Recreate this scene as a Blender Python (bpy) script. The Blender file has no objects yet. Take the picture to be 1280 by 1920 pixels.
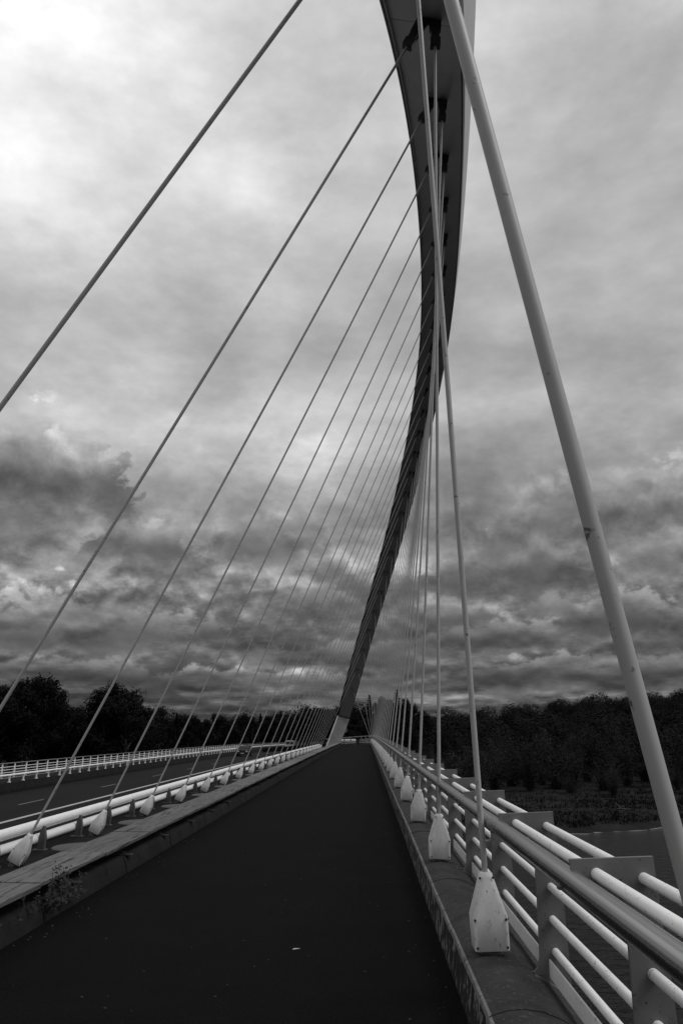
import bpy, math, random
import numpy as np
from mathutils import Vector, Matrix, noise as mnoise
random.seed(11)
R = math.radians
scn = bpy.context.scene
col = scn.collection

# ------------------------------------------------------------------ camera
EYE = 1.6
cam_d = bpy.data.cameras.new('camera')
cam = bpy.data.objects.new('camera', cam_d); col.objects.link(cam)
cam.location = (0, 0, EYE)
cam.rotation_euler = (math.pi/2 + 0.25817, 0, 0.02847)
cam_d.sensor_fit = 'VERTICAL'; cam_d.sensor_height = 36; cam_d.sensor_width = 24
cam_d.lens = 28.8
cam_d.clip_start = 0.05; cam_d.clip_end = 12000
scn.camera = cam
scn.render.resolution_x = 682; scn.render.resolution_y = 1024
scn.view_settings.view_transform = 'Standard'; scn.view_settings.look = 'None'
scn.view_settings.exposure = 0.0; scn.view_settings.gamma = 1.0
scn.view_settings.use_curve_mapping = False
scn.render.engine = 'CYCLES'

# ------------------------------------------------------------------ world: overcast sky with cloud layers
SUN_AZ, SUN_EL = R(105), R(52)          # clockwise from the bridge axis
world = bpy.data.worlds.new('World'); scn.world = world; world.use_nodes = True
world.cycles.sampling_method = 'MANUAL'; world.cycles.sample_map_resolution = 256
wt = world.node_tree; wt.nodes.clear()
def W(t, **k):
    n = wt.nodes.new(t)
    for a, b in k.items(): setattr(n, a, b)
    return n
def wset(inp, v):
    if hasattr(v, 'is_linked'): wt.links.new(v, inp)
    else: inp.default_value = v
def wm(op, a, b=0.0, c=0.0, clamp=False):
    n = W('ShaderNodeMath', operation=op, use_clamp=clamp)
    wset(n.inputs[0], a); wset(n.inputs[1], b); wset(n.inputs[2], c)
    return n.outputs[0]
def wcomb(x, y, z):
    n = W('ShaderNodeCombineXYZ'); wset(n.inputs[0], x); wset(n.inputs[1], y); wset(n.inputs[2], z); return n.outputs[0]
def wnoise(vec, scale, detail=6, rough=.55, dist=0.0):
    n = W('ShaderNodeTexNoise', noise_dimensions='3D')
    wset(n.inputs['Vector'], vec); n.inputs['Scale'].default_value = scale
    n.inputs['Detail'].default_value = detail; n.inputs['Roughness'].default_value = rough
    n.inputs['Distortion'].default_value = dist
    return n.outputs[0]
tc = W('ShaderNodeTexCoord')
sep = W('ShaderNodeSeparateXYZ'); wt.links.new(tc.outputs['Generated'], sep.inputs[0])
dx, dy, dz = sep.outputs
zc = wm('MAXIMUM', dz, 0.0)
az = wm('MULTIPLY', wm('ARCTAN2', dx, dy), 57.2958)
el = wm('MULTIPLY', wm('ARCSINE', wm('MINIMUM', zc, 1.0)), 57.2958)
def sstep(v, a, b):
    n = W('ShaderNodeMapRange', interpolation_type='SMOOTHSTEP'); wset(n.inputs[0], v)
    for i_, q_ in zip((1, 2, 3, 4), (a, b, 0.0, 1.0)): wset(n.inputs[i_], q_)
    return n.outputs[0]
def wmix(t, a, b): return wm('ADD', a, wm('MULTIPLY', t, wm('SUBTRACT', b, a)))
d1 = wm('ADD', zc, .20)
Pa = wcomb(wm('DIVIDE', dx, d1), wm('DIVIDE', dy, d1), 3.7)
n1 = wnoise(Pa, 2.3, 5, .56)
n2 = wnoise(wcomb(wm('MULTIPLY', az, .085), wm('MULTIPLY', el, .17), 8.1), 1.0, 5, .60)
# ragged coordinates shared by all clouds
rag = W('ShaderNodeTexNoise'); wset(rag.inputs['Vector'], wcomb(wm('MULTIPLY', az, .22), wm('MULTIPLY', el, .34), 1.3))
rag.inputs['Scale'].default_value = 1.0; rag.inputs['Detail'].default_value = 6; rag.inputs['Roughness'].default_value = .62
rs = W('ShaderNodeSeparateXYZ'); wt.links.new(rag.outputs['Color'], rs.inputs[0])
r1 = wm('SUBTRACT', rs.outputs[0], .5); r2_ = wm('SUBTRACT', rs.outputs[1], .5)
azw = wm('ADD', az, wm('MULTIPLY', r1, 9.0)); elw = wm('ADD', el, wm('MULTIPLY', r2_, 6.0))
billow = wm('MULTIPLY', wm('ABSOLUTE', wm('SUBTRACT', wnoise(wcomb(wm('MULTIPLY', az, .42), wm('MULTIPLY', el, .55), 4.4), 1.0, 5, .55), .5)), 2.0)
def blob(a, e, sa, se, amp):
    u = wm('DIVIDE', wm('SUBTRACT', azw, a), sa); v = wm('DIVIDE', wm('SUBTRACT', elw, e), se)
    q = wm('ADD', wm('MULTIPLY', u, u), wm('MULTIPLY', v, v))
    return wm('MULTIPLY', wm('EXPONENT', wm('MULTIPLY', q, -1.0)), amp)
blobs = [(-9, 19.5, 6, 2.0, .22), (7.6, 16.3, 2.6, 2.6, -.30), (-3.6, 17.0, 3.4, 2.0, .34), (19, 20.0, 6, 2.4, .12), (4, 2.6, 14, .8, .20),
         (-25, 42, 13, 11, .40), (-10, 36.5, 6, 3.4, .26), (-28, 33, 9, 6, .22), (20, 41, 9, 8, -.30), (-17, 27, 9, 3.5, -.12), (10, 30, 7, 3, -.08), (0, 28, 30, 4, -.06)]
bs = None
for b in blobs:
    o = blob(*b); bs = o if bs is None else wm('ADD', bs, o)
ramp = W('ShaderNodeValToRGB'); wset(ramp.inputs[0], wm('DIVIDE', el, 90.0))
cr = ramp.color_ramp; cr.interpolation = 'B_SPLINE'
stops = [(0, .065), (2.5, .100), (6, .155), (10, .235), (15, .325), (20, .405), (28, .495), (38, .57), (50, .66), (90, .72)]
while len(cr.elements) < len(stops): cr.elements.new(.5)
for e_, (p_, v_) in zip(cr.elements, stops):
    e_.position = p_/90; e_.color = (v_, v_, v_, 1)
lowamp = W('ShaderNodeMapRange'); wset(lowamp.inputs[0], el)
for i_, v_ in zip((1, 2, 3, 4), (8, 34, 1.0, .42)): lowamp.inputs[i_].default_value = v_
la = lowamp.outputs[0]
var = wm('ADD', wm('MULTIPLY', wm('SUBTRACT', n1, .5), 1.5), wm('MULTIPLY', wm('SUBTRACT', n2, .5), 2.3))
var = wm('ADD', var, wm('MULTIPLY', wm('MULTIPLY', wm('SUBTRACT', billow, .20), 1.0), sstep(el, 26.0, 8.0)))
expo = wm('ADD', wm('MULTIPLY', var, la), bs)
# far broken cloud deck: rows that shrink towards the horizon, pale rims on top, grey bases
def deck(d_el):
    v_ = wm('MULTIPLY', wm('LOGARITHM', wm('ADD', wm('ADD', el, 1.2), d_el), 2.71828), 3.3)
    return sstep(wnoise(wcomb(wm('MULTIPLY', az, .21), v_, 12.7), 1.0, 5, .56), .40, .60)
dk0 = deck(0.0); dk1 = deck(wm('ADD', .22, wm('MULTIPLY', el, .05)))
lowm = sstep(el, 17.0, 9.0)
expo = wm('ADD', expo, wm('MULTIPLY', lowm, wm('ADD', wm('MULTIPLY', wm('SUBTRACT', dk0, dk1), 1.15), wm('MULTIPLY', wm('SUBTRACT', .5, dk0), .45))))
# single cumulus clouds: flat soft dark base, billowing pale top.  (azimuth, base, width, height, base shade, top shade)
cumuli = [(-8, 2.7, 13, 1.3, -.35, 1.0), (14, 3.0, 11, 2.0, -.60, .95), (-20, 3.0, 9, 1.6, -.50, .80), (0, 4.5, 8, 1.6, -.45, .45), (21, 4.7, 7, 1.9, -.65, .75),
          (-13.5, 5.2, 6.5, 3.2, -.50, .65), (9, 5.4, 8, 1.9, -.60, .60), (-21.5, 5.2, 4.8, 4.0, -.45, .90), (17.8, 6.2, 5.0, 3.2, -.70, 1.05), (5.6, 7.0, 3.4, 2.1, -.55, 1.15), (12.6, 7.5, 2.4, 1.3, -.3, .60), (-4, 7.4, 5, 2.6, -.45, .35),
          (10, 9.0, 8.5, 4.2, -1.05, .15), (21, 9.4, 5.5, 3.6, -.50, .25), (-15.8, 11.3, 4.6, 3.0, -.95, .25), (-8.0, 11.8, 4.0, 2.8, -.65, .18), (13.2, 12.4, 5.0, 4.6, -.60, .25), (-22.5, 14.8, 7.5, 5.6, -1.25, .15), (20.5, 13.0, 6.0, 4.2, -.65, .18)]
for ca, cb_, cw, ch, lo, hi in cumuli:
    u = wm('DIVIDE', wm('SUBTRACT', wm('ADD', az, wm('MULTIPLY', r1, cw*.55)), ca), cw)
    t = wm('DIVIDE', wm('SUBTRACT', wm('ADD', el, wm('MULTIPLY', r2_, ch*.9)), cb_), ch)
    dome = wm('SUBTRACT', wm('MULTIPLY', wm('SUBTRACT', 1.0, wm('MULTIPLY', u, u)), 1.15), wm('MULTIPLY', wm('SUBTRACT', .25, billow), 1.3))
    top = sstep(wm('SUBTRACT', dome, t), -.06, .22)
    bot = sstep(t, -.38, .22)
    edge = sstep(wm('ABSOLUTE', u), 1.25, .55)
    al = wm('MULTIPLY', wm('MULTIPLY', top, bot), edge)
    tone = wm('ADD', wmix(sstep(t, .0, 1.0), lo, hi), wm('MULTIPLY', var, .55))
    tone = wm('ADD', tone, wm('MULTIPLY', wm('SUBTRACT', dk0, dk1), .5))
    expo = wmix(wm('MULTIPLY', al, .94), expo, tone)
cloud = wm('MULTIPLY', ramp.outputs[0], wm('EXPONENT', expo))
# physical sky behind the cloud, as grey
sky = W('ShaderNodeTexSky', sky_type='NISHITA', sun_disc=False)
sky.sun_elevation = SUN_EL; sky.sun_rotation = SUN_AZ
bw = W('ShaderNodeRGBToBW'); wt.links.new(sky.outputs[0], bw.inputs[0])
skyl = wm('MULTIPLY', bw.outputs[0], .06)
lum = wm('ADD', wm('MULTIPLY', cloud, .96), wm('MULTIPLY', skyl, .04))
bg = W('ShaderNodeBackground'); wt.links.new(wcomb(lum, lum, lum), bg.inputs[0]); bg.inputs[1].default_value = 1.0
wo = W('ShaderNodeOutputWorld'); wt.links.new(bg.outputs[0], wo.inputs[0])

sd = bpy.data.lights.new('sun', 'SUN'); sd.energy = 1.3; sd.angle = R(25); sd.color = (1, 1, 1)
so = bpy.data.objects.new('sun', sd); col.objects.link(so)
sv = Vector((math.sin(SUN_AZ)*math.cos(SUN_EL), math.cos(SUN_AZ)*math.cos(SUN_EL), math.sin(SUN_EL)))
so.rotation_euler = sv.to_track_quat('Z', 'Y').to_euler(); so.location = (30, -30, 60)

# ------------------------------------------------------------------ materials (all neutral grey: a black-and-white photograph)
def mat(name, base, rough=.6, metal=0.0, var=.25, scale=6.0, bump=0.0, bscale=60.0, spots=0.0, sscale=40.0, stretch=None, spotcol=.03, spec=.5, streak=0.0, objrand=0.0, coat=0.0):
    m = bpy.data.materials.new(name); m.use_nodes = True
    nt = m.node_tree; b = nt.nodes['Principled BSDF']; L = nt.links.new
    b.inputs['Roughness'].default_value = rough; b.inputs['Metallic'].default_value = metal
    b.inputs['Specular IOR Level'].default_value = spec
    if coat: b.inputs['Coat Weight'].default_value = coat
    g = nt.nodes.new('ShaderNodeNewGeometry'); src = g.outputs['Position']
    if stretch:
        mp = nt.nodes.new('ShaderNodeMapping'); mp.inputs['Scale'].default_value = stretch; L(src, mp.inputs[0]); src = mp.outputs[0]
    def nz(s, d=6, r=.6):
        n = nt.nodes.new('ShaderNodeTexNoise'); n.inputs['Scale'].default_value = s; n.inputs['Detail'].default_value = d
        n.inputs['Roughness'].default_value = r; L(src, n.inputs['Vector']); return n.outputs[0]
    def mth(op, a, c, clamp=False):
        n = nt.nodes.new('ShaderNodeMath'); n.operation = op; n.use_clamp = clamp
        for i, v in ((0, a), (1, c)):
            if hasattr(v, 'is_linked'): L(v, n.inputs[i])
            else: n.inputs[i].default_value = v
        return n.outputs[0]
    v = mth('ADD', 1.0, mth('MULTIPLY', mth('SUBTRACT', nz(scale), .5), var*4))
    if objrand:
        oi = nt.nodes.new('ShaderNodeObjectInfo')
        v = mth('MULTIPLY', v, mth('ADD', 1-objrand, mth('MULTIPLY', oi.outputs['Random'], 2*objrand)))
    v = mth('MAXIMUM', mth('MULTIPLY', v, base), base*.15)
    if spots:
        s = mth('MULTIPLY', mth('SUBTRACT', nz(sscale, 3, .7), 1-.36-spots*.1), 14.0, True)
        mx = nt.nodes.new('ShaderNodeMix'); mx.data_type = 'FLOAT'; L(s, mx.inputs[0]); L(v, mx.inputs[2]); mx.inputs[3].default_value = spotcol
        v = mx.outputs[0]
    cb = nt.nodes.new('ShaderNodeCombineXYZ')
    for i in range(3): L(v, cb.inputs[i])
    L(cb.outputs[0], b.inputs['Base Color'])
    if bump:
        bp = nt.nodes.new('ShaderNodeBump'); bp.inputs['Strength'].default_value = bump; bp.inputs['Distance'].default_value = .02
        L(nz(bscale, 5, .6), bp.inputs['Height']); L(bp.outputs[0], b.inputs['Normal'])
    return m
M = {}
M['asphalt'] = mat('asphalt', .0042, .9, var=.32, scale=1.6, bump=.8, bscale=90, spots=.9, sscale=75, spotcol=.013, spec=.05)
M['road'] = mat('road_asphalt', .0135, .9, var=.2, scale=.7, bump=.3, bscale=120, spec=.06, stretch=(1, .12, 1))
M['white_line'] = mat('road_paint', .36, .6, var=.2, scale=3)
M['faded_line'] = mat('faded_road_paint', .12, .7, var=.4, scale=2)
M['kerb_stone'] = mat('kerb_stone', .042, .85, var=.40, scale=4.5, bump=.7, bscale=60, spots=.6, sscale=30, spotcol=.085, spec=.15)
M['arris'] = mat('pale_arris', .15, .8, var=.5, scale=9, spots=.6, sscale=22, spotcol=.03)  # paler patchy tone along the upper edge of the kerb stones
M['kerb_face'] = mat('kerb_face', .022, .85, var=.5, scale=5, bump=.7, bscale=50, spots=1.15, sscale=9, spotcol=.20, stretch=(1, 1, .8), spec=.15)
M['concrete'] = mat('concrete', .016, .9, var=.45, scale=2.2, bump=.6, bscale=50, spots=.6, sscale=6, spotcol=.006, spec=.12)
M['concrete_dark'] = mat('concrete_dark', .009, .9, var=.3, scale=2, bump=.3, spec=.1)
M['concrete_pale'] = mat('concrete_pale', .68, .8, var=.35, scale=.9, bump=.2, bscale=20)
M['wood'] = mat('weathered_timber', .13, .8, var=.42, scale=9, bump=.9, bscale=16, stretch=(4.5, .22, 4), spots=.75, sscale=7, spotcol=.016, objrand=.18, spec=.2)
M['cable'] = mat('cable_sheath', .38, .5, var=.06, scale=6, spots=.05, sscale=20, spotcol=.08)
M['cover'] = mat('cover_paint', .64, .55, var=.2, scale=7, bump=.06, bscale=40, spots=.2, sscale=26, spotcol=.25, stretch=(1.6, 1.6, .6), objrand=.06)
M['bolt'] = mat('dark_bolt', .015, .5)
M['white'] = mat('white_paint', .85, .40, var=.07, scale=4, spots=.13, sscale=46, spotcol=.10)
M['post'] = mat('grey_post_paint', .135, .5, var=.14, scale=4, spots=.16, sscale=50, spotcol=.03, bump=.04, bscale=30)
M['steel'] = mat('brushed_stainless', .46, .24, metal=1.0, var=.04, scale=3)
M['arch'] = mat('arch_paint', .50, .5, var=.10, scale=1.1, bump=.03, bscale=6, spots=.05, sscale=5, spotcol=.3)
M['arch_dark'] = mat('arch_joint_and_shade', .03, .7)  # dark joints and trim, also painted shade along the inner arch edge
M['clevis'] = mat('dark_clevis', .09, .5, var=.2)
M['bark'] = mat('bark', .03, .9)
M['leaf'] = mat('foliage', .0085, .8, var=.4, scale=.3, objrand=.3, spec=.05)
M['leaf_pale'] = mat('pale_foliage', .027, .8, var=.4, scale=.25, objrand=.35, spec=.05)
M['leaf_far'] = mat('far_foliage', .011, .9, var=.45, scale=.06, spec=.03)
M['grass'] = mat('bank_grass', .013, .9, var=.5, scale=.25, spec=.03)
M['weed'] = mat('weed_leaf', .015, .6, var=.4, scale=30, spec=.2)
M['dark_car'] = mat('dark_car_paint', .006, .45, spec=.2)
M['grey_car'] = mat('grey_car_paint', .10, .3, coat=.6)
M['glass'] = mat('dark_glass', .006, .25, spec=.15)
M['tyre'] = mat('tyre', .01, .8)
M['lamp'] = mat('lamp_lens', .55, .2)
M['paper'] = mat('scrap_paper', .35, .7)
M['disc'] = mat('cast_plate', .035, .6, var=.3, scale=4, bump=.2)

def ground_mat():
    m = bpy.data.materials.new('bank_soil'); m.use_nodes = True; nt = m.node_tree; L = nt.links.new
    b = nt.nodes['Principled BSDF']; b.inputs['Roughness'].default_value = .95; b.inputs['Specular IOR Level'].default_value = .1
    g = nt.nodes.new('ShaderNodeNewGeometry'); sp = nt.nodes.new('ShaderNodeSeparateXYZ'); L(g.outputs['Position'], sp.inputs[0])
    n = nt.nodes.new('ShaderNodeTexNoise'); n.inputs['Scale'].default_value = .35; n.inputs['Detail'].default_value = 8; L(g.outputs['Position'], n.inputs['Vector'])
    mr = nt.nodes.new('ShaderNodeMapRange'); L(n.outputs[0], mr.inputs[0])
    for i, v in zip((1, 2, 3, 4), (.3, .75, .004, .016)): mr.inputs[i].default_value = v
    # pale gravel lying along the waterline
    n2 = nt.nodes.new('ShaderNodeTexNoise'); n2.inputs['Scale'].default_value = .55; n2.inputs['Detail'].default_value = 6
    mp = nt.nodes.new('ShaderNodeMapping'); mp.inputs['Scale'].default_value = (.35, 1.6, 1); L(g.outputs['Position'], mp.inputs[0]); L(mp.outputs[0], n2.inputs['Vector'])
    h = nt.nodes.new('ShaderNodeMapRange'); L(sp.outputs[2], h.inputs[0])
    for i, v in zip((1, 2, 3, 4), (-9.99, -9.86, .62, 0.0)): h.inputs[i].default_value = v
    a = nt.nodes.new('ShaderNodeMath'); a.operation = 'ADD'; L(n2.outputs[0], a.inputs[0]); L(h.outputs[0], a.inputs[1])
    t = nt.nodes.new('ShaderNodeMapRange'); L(a.outputs[0], t.inputs[0])
    for i, v in zip((1, 2, 3, 4), (1.05, 1.13, 0.0, 1.0)): t.inputs[i].default_value = v
    mx = nt.nodes.new('ShaderNodeMix'); mx.data_type = 'FLOAT'; L(t.outputs[0], mx.inputs[0]); L(mr.outputs[0], mx.inputs[2]); mx.inputs[3].default_value = .16
    cb = nt.nodes.new('ShaderNodeCombineXYZ')
    for i in range(3): L(mx.outputs[0], cb.inputs[i])
    L(cb.outputs[0], b.inputs['Base Color'])
    return m
M['ground'] = ground_mat()
def water_mat():
    m = bpy.data.materials.new('river_water'); m.use_nodes = True; nt = m.node_tree; L = nt.links.new
    b = nt.nodes['Principled BSDF']; b.inputs['Base Color'].default_value = (.004, .004, .004, 1); b.inputs['Roughness'].default_value = .10
    b.inputs['IOR'].default_value = 1.33; b.inputs['Specular IOR Level'].default_value = .12
    g = nt.nodes.new('ShaderNodeNewGeometry')
    mp = nt.nodes.new('ShaderNodeMapping'); mp.inputs['Scale'].default_value = (.5, 1.3, 1); L(g.outputs['Position'], mp.inputs[0])
    n = nt.nodes.new('ShaderNodeTexNoise'); n.inputs['Scale'].default_value = .9; n.inputs['Detail'].default_value = 5; n.inputs['Roughness'].default_value = .62; L(mp.outputs[0], n.inputs['Vector'])
    bp = nt.nodes.new('ShaderNodeBump'); bp.inputs['Strength'].default_value = .9; bp.inputs['Distance'].default_value = .30; L(n.outputs[0], bp.inputs['Height']); L(bp.outputs[0], b.inputs['Normal'])
    return m
M['water'] = water_mat()

# ------------------------------------------------------------------ mesh helpers
class MB:
    def __init__(s): s.v = []; s.f = []
    def add(s, vs, fs):
        o = len(s.v); s.v += [tuple(p) for p in vs]; s.f += [tuple(i+o for i in q) for q in fs]; return s
    def box(s, x0, x1, y0, y1, z0, z1):
        return s.add([(x, y, z) for x in (x0, x1) for y in (y0, y1) for z in (z0, z1)],
                     [(0, 1, 3, 2), (4, 6, 7, 5), (0, 4, 5, 1), (2, 3, 7, 6), (0, 2, 6, 4), (1, 5, 7, 3)])
    def loft(s, rings, closed=True, caps=True):
        n = len(rings[0]); o = len(s.v)
        for r in rings: s.v += [tuple(p) for p in r]
        for i in range(len(rings)-1):
            for j in range(n if closed else n-1):
                k = (j+1) % n
                s.f.append((o+i*n+j, o+i*n+k, o+(i+1)*n+k, o+(i+1)*n+j))
        if caps and closed:
            s.f.append(tuple(o+j for j in range(n-1, -1, -1))); s.f.append(tuple(o+(len(rings)-1)*n+j for j in range(n)))
        return s
    def tube(s, pts, r, n=10):
        pts = [Vector(p) for p in pts]; rings = []
        for i, p in enumerate(pts):
            t = (pts[min(i+1, len(pts)-1)]-pts[max(i-1, 0)]).normalized()
            up = Vector((0, 0, 1)) if abs(t.z) < .9 else Vector((0, 1, 0))
            a = t.cross(up).normalized(); b = a.cross(t)
            rr = r[i] if isinstance(r, (list, tuple)) else r
            rings.append([p+(a*math.cos(q)+b*math.sin(q))*rr for q in (2*math.pi*k/n for k in range(n))])
        return s.loft(rings)
    def extr(s, prof, y0, y1):      # closed (x,z) outline extruded along y
        return s.loft([[(x, y0, z) for x, z in prof], [(x, y1, z) for x, z in prof]])
    def mesh(s, name):
        me = bpy.data.meshes.new(name); me.from_pydata(s.v, [], s.f); me.validate(); me.update()
        return me
    def build(s, name, m, parent=None, smooth=False, bevel=0, fix=True):
        return place(name, s.mesh(name), m, parent, smooth, bevel, fix)
import bmesh
def fixmesh(me, smooth):
    bm = bmesh.new(); bm.from_mesh(me); bmesh.ops.recalc_face_normals(bm, faces=bm.faces)
    if smooth:
        for f in bm.faces: f.smooth = True
        for e in bm.edges:
            if len(e.link_faces) == 2 and e.calc_face_angle(0) > R(38): e.smooth = False
    bm.to_mesh(me); bm.free()
def place(name, me, m=None, parent=None, smooth=False, bevel=0, fix=True):
    if fix: fixmesh(me, smooth)
    if m and not me.materials: me.materials.append(m)
    o = bpy.data.objects.new(name, me); col.objects.link(o); o.parent = parent
    if bevel:
        b = o.modifiers.new('bevel', 'BEVEL'); b.width = bevel; b.segments = 2; b.limit_method = 'ANGLE'; b.angle_limit = R(35)
    return o
def inst(name, me, parent, loc=(0, 0, 0), rot=None, scale=None):
    o = bpy.data.objects.new(name, me); col.objects.link(o); o.parent = parent; o.location = loc
    if rot is not None: o.rotation_euler = rot
    if scale is not None: o.scale = scale
    return o
def empty(name, loc=(0, 0, 0), parent=None):
    o = bpy.data.objects.new(name, None); col.objects.link(o); o.location = loc; o.parent = parent; o.empty_display_size = .2
    return o
def tag(o, label=None, cat=None, group=None, kind=None):
    for k, v in (('label', label), ('category', cat), ('group', group), ('kind', kind)):
        if v: o[k] = v
    return o
ORD = ['zeroth', 'first', 'second', 'third', 'fourth', 'fifth', 'sixth', 'seventh', 'eighth', 'ninth', 'tenth', 'eleventh', 'twelfth', 'thirteenth', 'fourteenth', 'fifteenth', 'sixteenth', 'seventeenth', 'eighteenth', 'nineteenth', 'twentieth']
ORD += ['twenty-'+w for w in ORD[1:10]] + ['thirtieth']

# ------------------------------------------------------------------ bridge layout
S = 3.6; Y0 = 5.54; KAP = 3.2e-5
YB, YEND = -9.0, 128.0
def D(y): return -KAP*max(y, 0)**2                                  # the gentle crest of the deck
def DW(y): return D(y) - (.0016*(y-104)**2 if y > 104 else 0)       # walkway drops away past the arch foot
def SH(y): return -.018*(y-102)**2 if y > 102 else 0.0              # and bends to the left there
def ys(a, b, st=4.0):
    n = max(2, int(math.ceil((b-a)/st))+1); return [a+(b-a)*i/(n-1) for i in range(n)]
def sweep(prof, yl, closed=True, shift=True, dz=DW):
    return MB().loft([[(x+(SH(y) if shift else 0), y, z+dz(y)) for x, z in prof] for y in yl], closed)
flat = D
LW = ys(YB, 100, 5)+ys(101, YEND, 1.5)
LR = ys(YB, 260, 6)

# structure: walkway, road, deck
walk = sweep([(-2.79, 0), (.575, 0), (.575, -.3), (-2.79, -.3)], LW).build('walkway', M['asphalt']); tag(walk, kind='structure')
girder = sweep([(1.46, -.62), (-3.1, -.42), (-5.9, -.42), (-5.9, -1.86), (-21.6, -1.86), (-21.6, -2.3), (-15, -3.6), (-5, -3.6), (1.0, -1.2)], ys(YB, YEND, 6), shift=False, dz=D).build('bridge_deck', M['concrete_dark']); tag(girder, kind='structure')
road = sweep([(-5.86, -1.8), (-19.75, -1.8), (-19.75, -1.856), (-5.86, -1.856)], LR, shift=False, dz=D).build('road', M['road']); tag(road, kind='structure')
def strip(x, w, y0, y1, z=-1.796):
    return sweep([(x-w/2, z), (x+w/2, z)], ys(y0, y1, 6), closed=False, shift=False, dz=D)
strip(-13.7, .24, YB, 250).build('edge_line', M['white_line'], road)
y = 40.0-12.45*4
while y < 230:
    strip(-16.2, .13, y, y+3.1).build('lane_dash', M['faded_line'], road); y += 12.45

# right kerb: precast edge stones with joints
KJ = 4.48
kerb = sweep([(.60, -.2), (.60, .215), (.75, .255), (.95, .205), (1.10, .12), (1.3, -.05), (1.42, -.2)], ys(YB, 100, 6)+ys(101, 124, 2)).build('kerb', M['concrete_dark']); tag(kerb, kind='structure')
prof = [(.566, -.05), (.566, .02), (.578, .225), (.586, .246), (.600, .253), (.68, .276), (.76, .282), (.85, .270), (.94, .238), (1.03, .185), (1.12, .12), (1.22, .03), (1.34, -.10), (1.45, -.28), (1.46, -.5), (1.30, -.5), (1.2, -.05), (.9, .1), (.6, .1)]
n_ks = 0
yj = KJ-1.8*4
while yj < 122:
    a, b = yj+.006, yj+1.8-.006
    off = SH((a+b)/2)*1.0
    jx, jz = random.uniform(-.003, .003), random.uniform(-.003, .003)
    mb = MB().loft([[(x+SH(q)+jx, q, z+DW(q)+jz) for x, z in prof] for q in (a, (a+b)/2, b)])
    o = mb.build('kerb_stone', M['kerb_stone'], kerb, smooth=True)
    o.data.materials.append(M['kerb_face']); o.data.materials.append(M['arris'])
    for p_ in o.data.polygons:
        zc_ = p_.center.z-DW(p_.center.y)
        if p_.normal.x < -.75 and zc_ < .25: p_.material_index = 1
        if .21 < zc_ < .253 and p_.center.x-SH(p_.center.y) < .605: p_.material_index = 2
    yj += 1.8

# left kerb and the timber ledge above it
lk = sweep([(-2.785, -.05), (-2.80, .10), (-2.86, .140), (-3.35, .140), (-3.35, -.42), (-2.80, -.42)], LW).build('left_kerb', M['concrete_dark']); tag(lk, kind='structure')
yj = YB
while yj < 122:
    ln = random.uniform(2.2, 2.6); a, b = yj+.012, yj+ln-.012; jx, jz = random.uniform(-.014, .006), random.uniform(-.014, .01)
    mb = MB().loft([[(x+SH(q)+jx, q, z+DW(q)+jz) for x, z in ((-2.734, -.05), (-2.742, .015), (-2.775, .135), (-2.79, .157), (-2.83, .172), (-3.3, .165), (-3.3, .10), (-2.82, -.05))] for q in (a, (a+b)/2, b)])
    mb.build('kerb_block', M['concrete'], lk, smooth=True); yj += ln
beam = sweep([(-3.352, -.40), (-5.72, -.40), (-5.72, -.34), (-3.352, -.34)], ys(YB, YEND, 6), shift=False, dz=D).build('median_slab', M['concrete_dark']); tag(beam, kind='structure')
ledge = tag(empty('timber_ledge', (-3.0, 0, .17)), 'weathered timber plank ledge on brackets along the inner kerb of the walkway', 'ledge')
yj = 2.1-1.8*5
while yj < 98:
    a, b = yj+.008, yj+1.8-.008; jz = random.uniform(-.006, .006); jx = random.uniform(-.008, .008)
    pr = [(-2.772+jx, .285), (-2.766+jx, .326), (-3.246+jx, .330), (-3.246+jx, .282)]
    o = MB().loft([[(x+3.0, q, z-.17+D(q)+jz) for x, z in pr] for q in (a, b)]).build('plank', M['wood'], ledge, bevel=.006)
    q = yj+.9
    br = MB().extr([(.20, .004), (.20, .02), (.05, .10), (-.18, .108), (-.18, .004)], -.012, .012)
    br.extr([(.27, .003), (.27, .014), (-.2, .014), (-.2, .003)], -.05, .05)
    o = br.build('bracket', M['disc'], ledge); o.location = (0, q, D(q))
    yj += 1.8

# round cast plates on the median slab, one beside each inner hanger
dm = MB().loft([[(r*math.cos(t), r*math.sin(t), z) for t in (2*math.pi*k/28 for k in range(28))] for r, z in ((.47, 0), (.50, .01), (.50, .035), (.485, .045))]).mesh('cast_plate'); fixmesh(dm, True); dm.materials.append(M['disc'])
dl = MB().loft([[(r*math.cos(t), r*math.sin(t), z) for t in (2*math.pi*k/16 for k in range(16))] for r, z in ((.3, -.085), (.3, .0))]).mesh('plate_collar'); fixmesh(dl, True); dl.materials.append(M['concrete_dark'])
for k in range(0, 25):
    yy = Y0+k*S+1.15
    e = tag(empty('drain_cover', (-4.50, yy, -.26+D(yy))), f'round flat metal cover just past the {ORD[27-k]} road-side hanger counted from the arch foot', 'cover', 'round covers between the timber ledge and the inner hangers')
    inst('lid', dm, e); inst('collar', dl, e)

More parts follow.
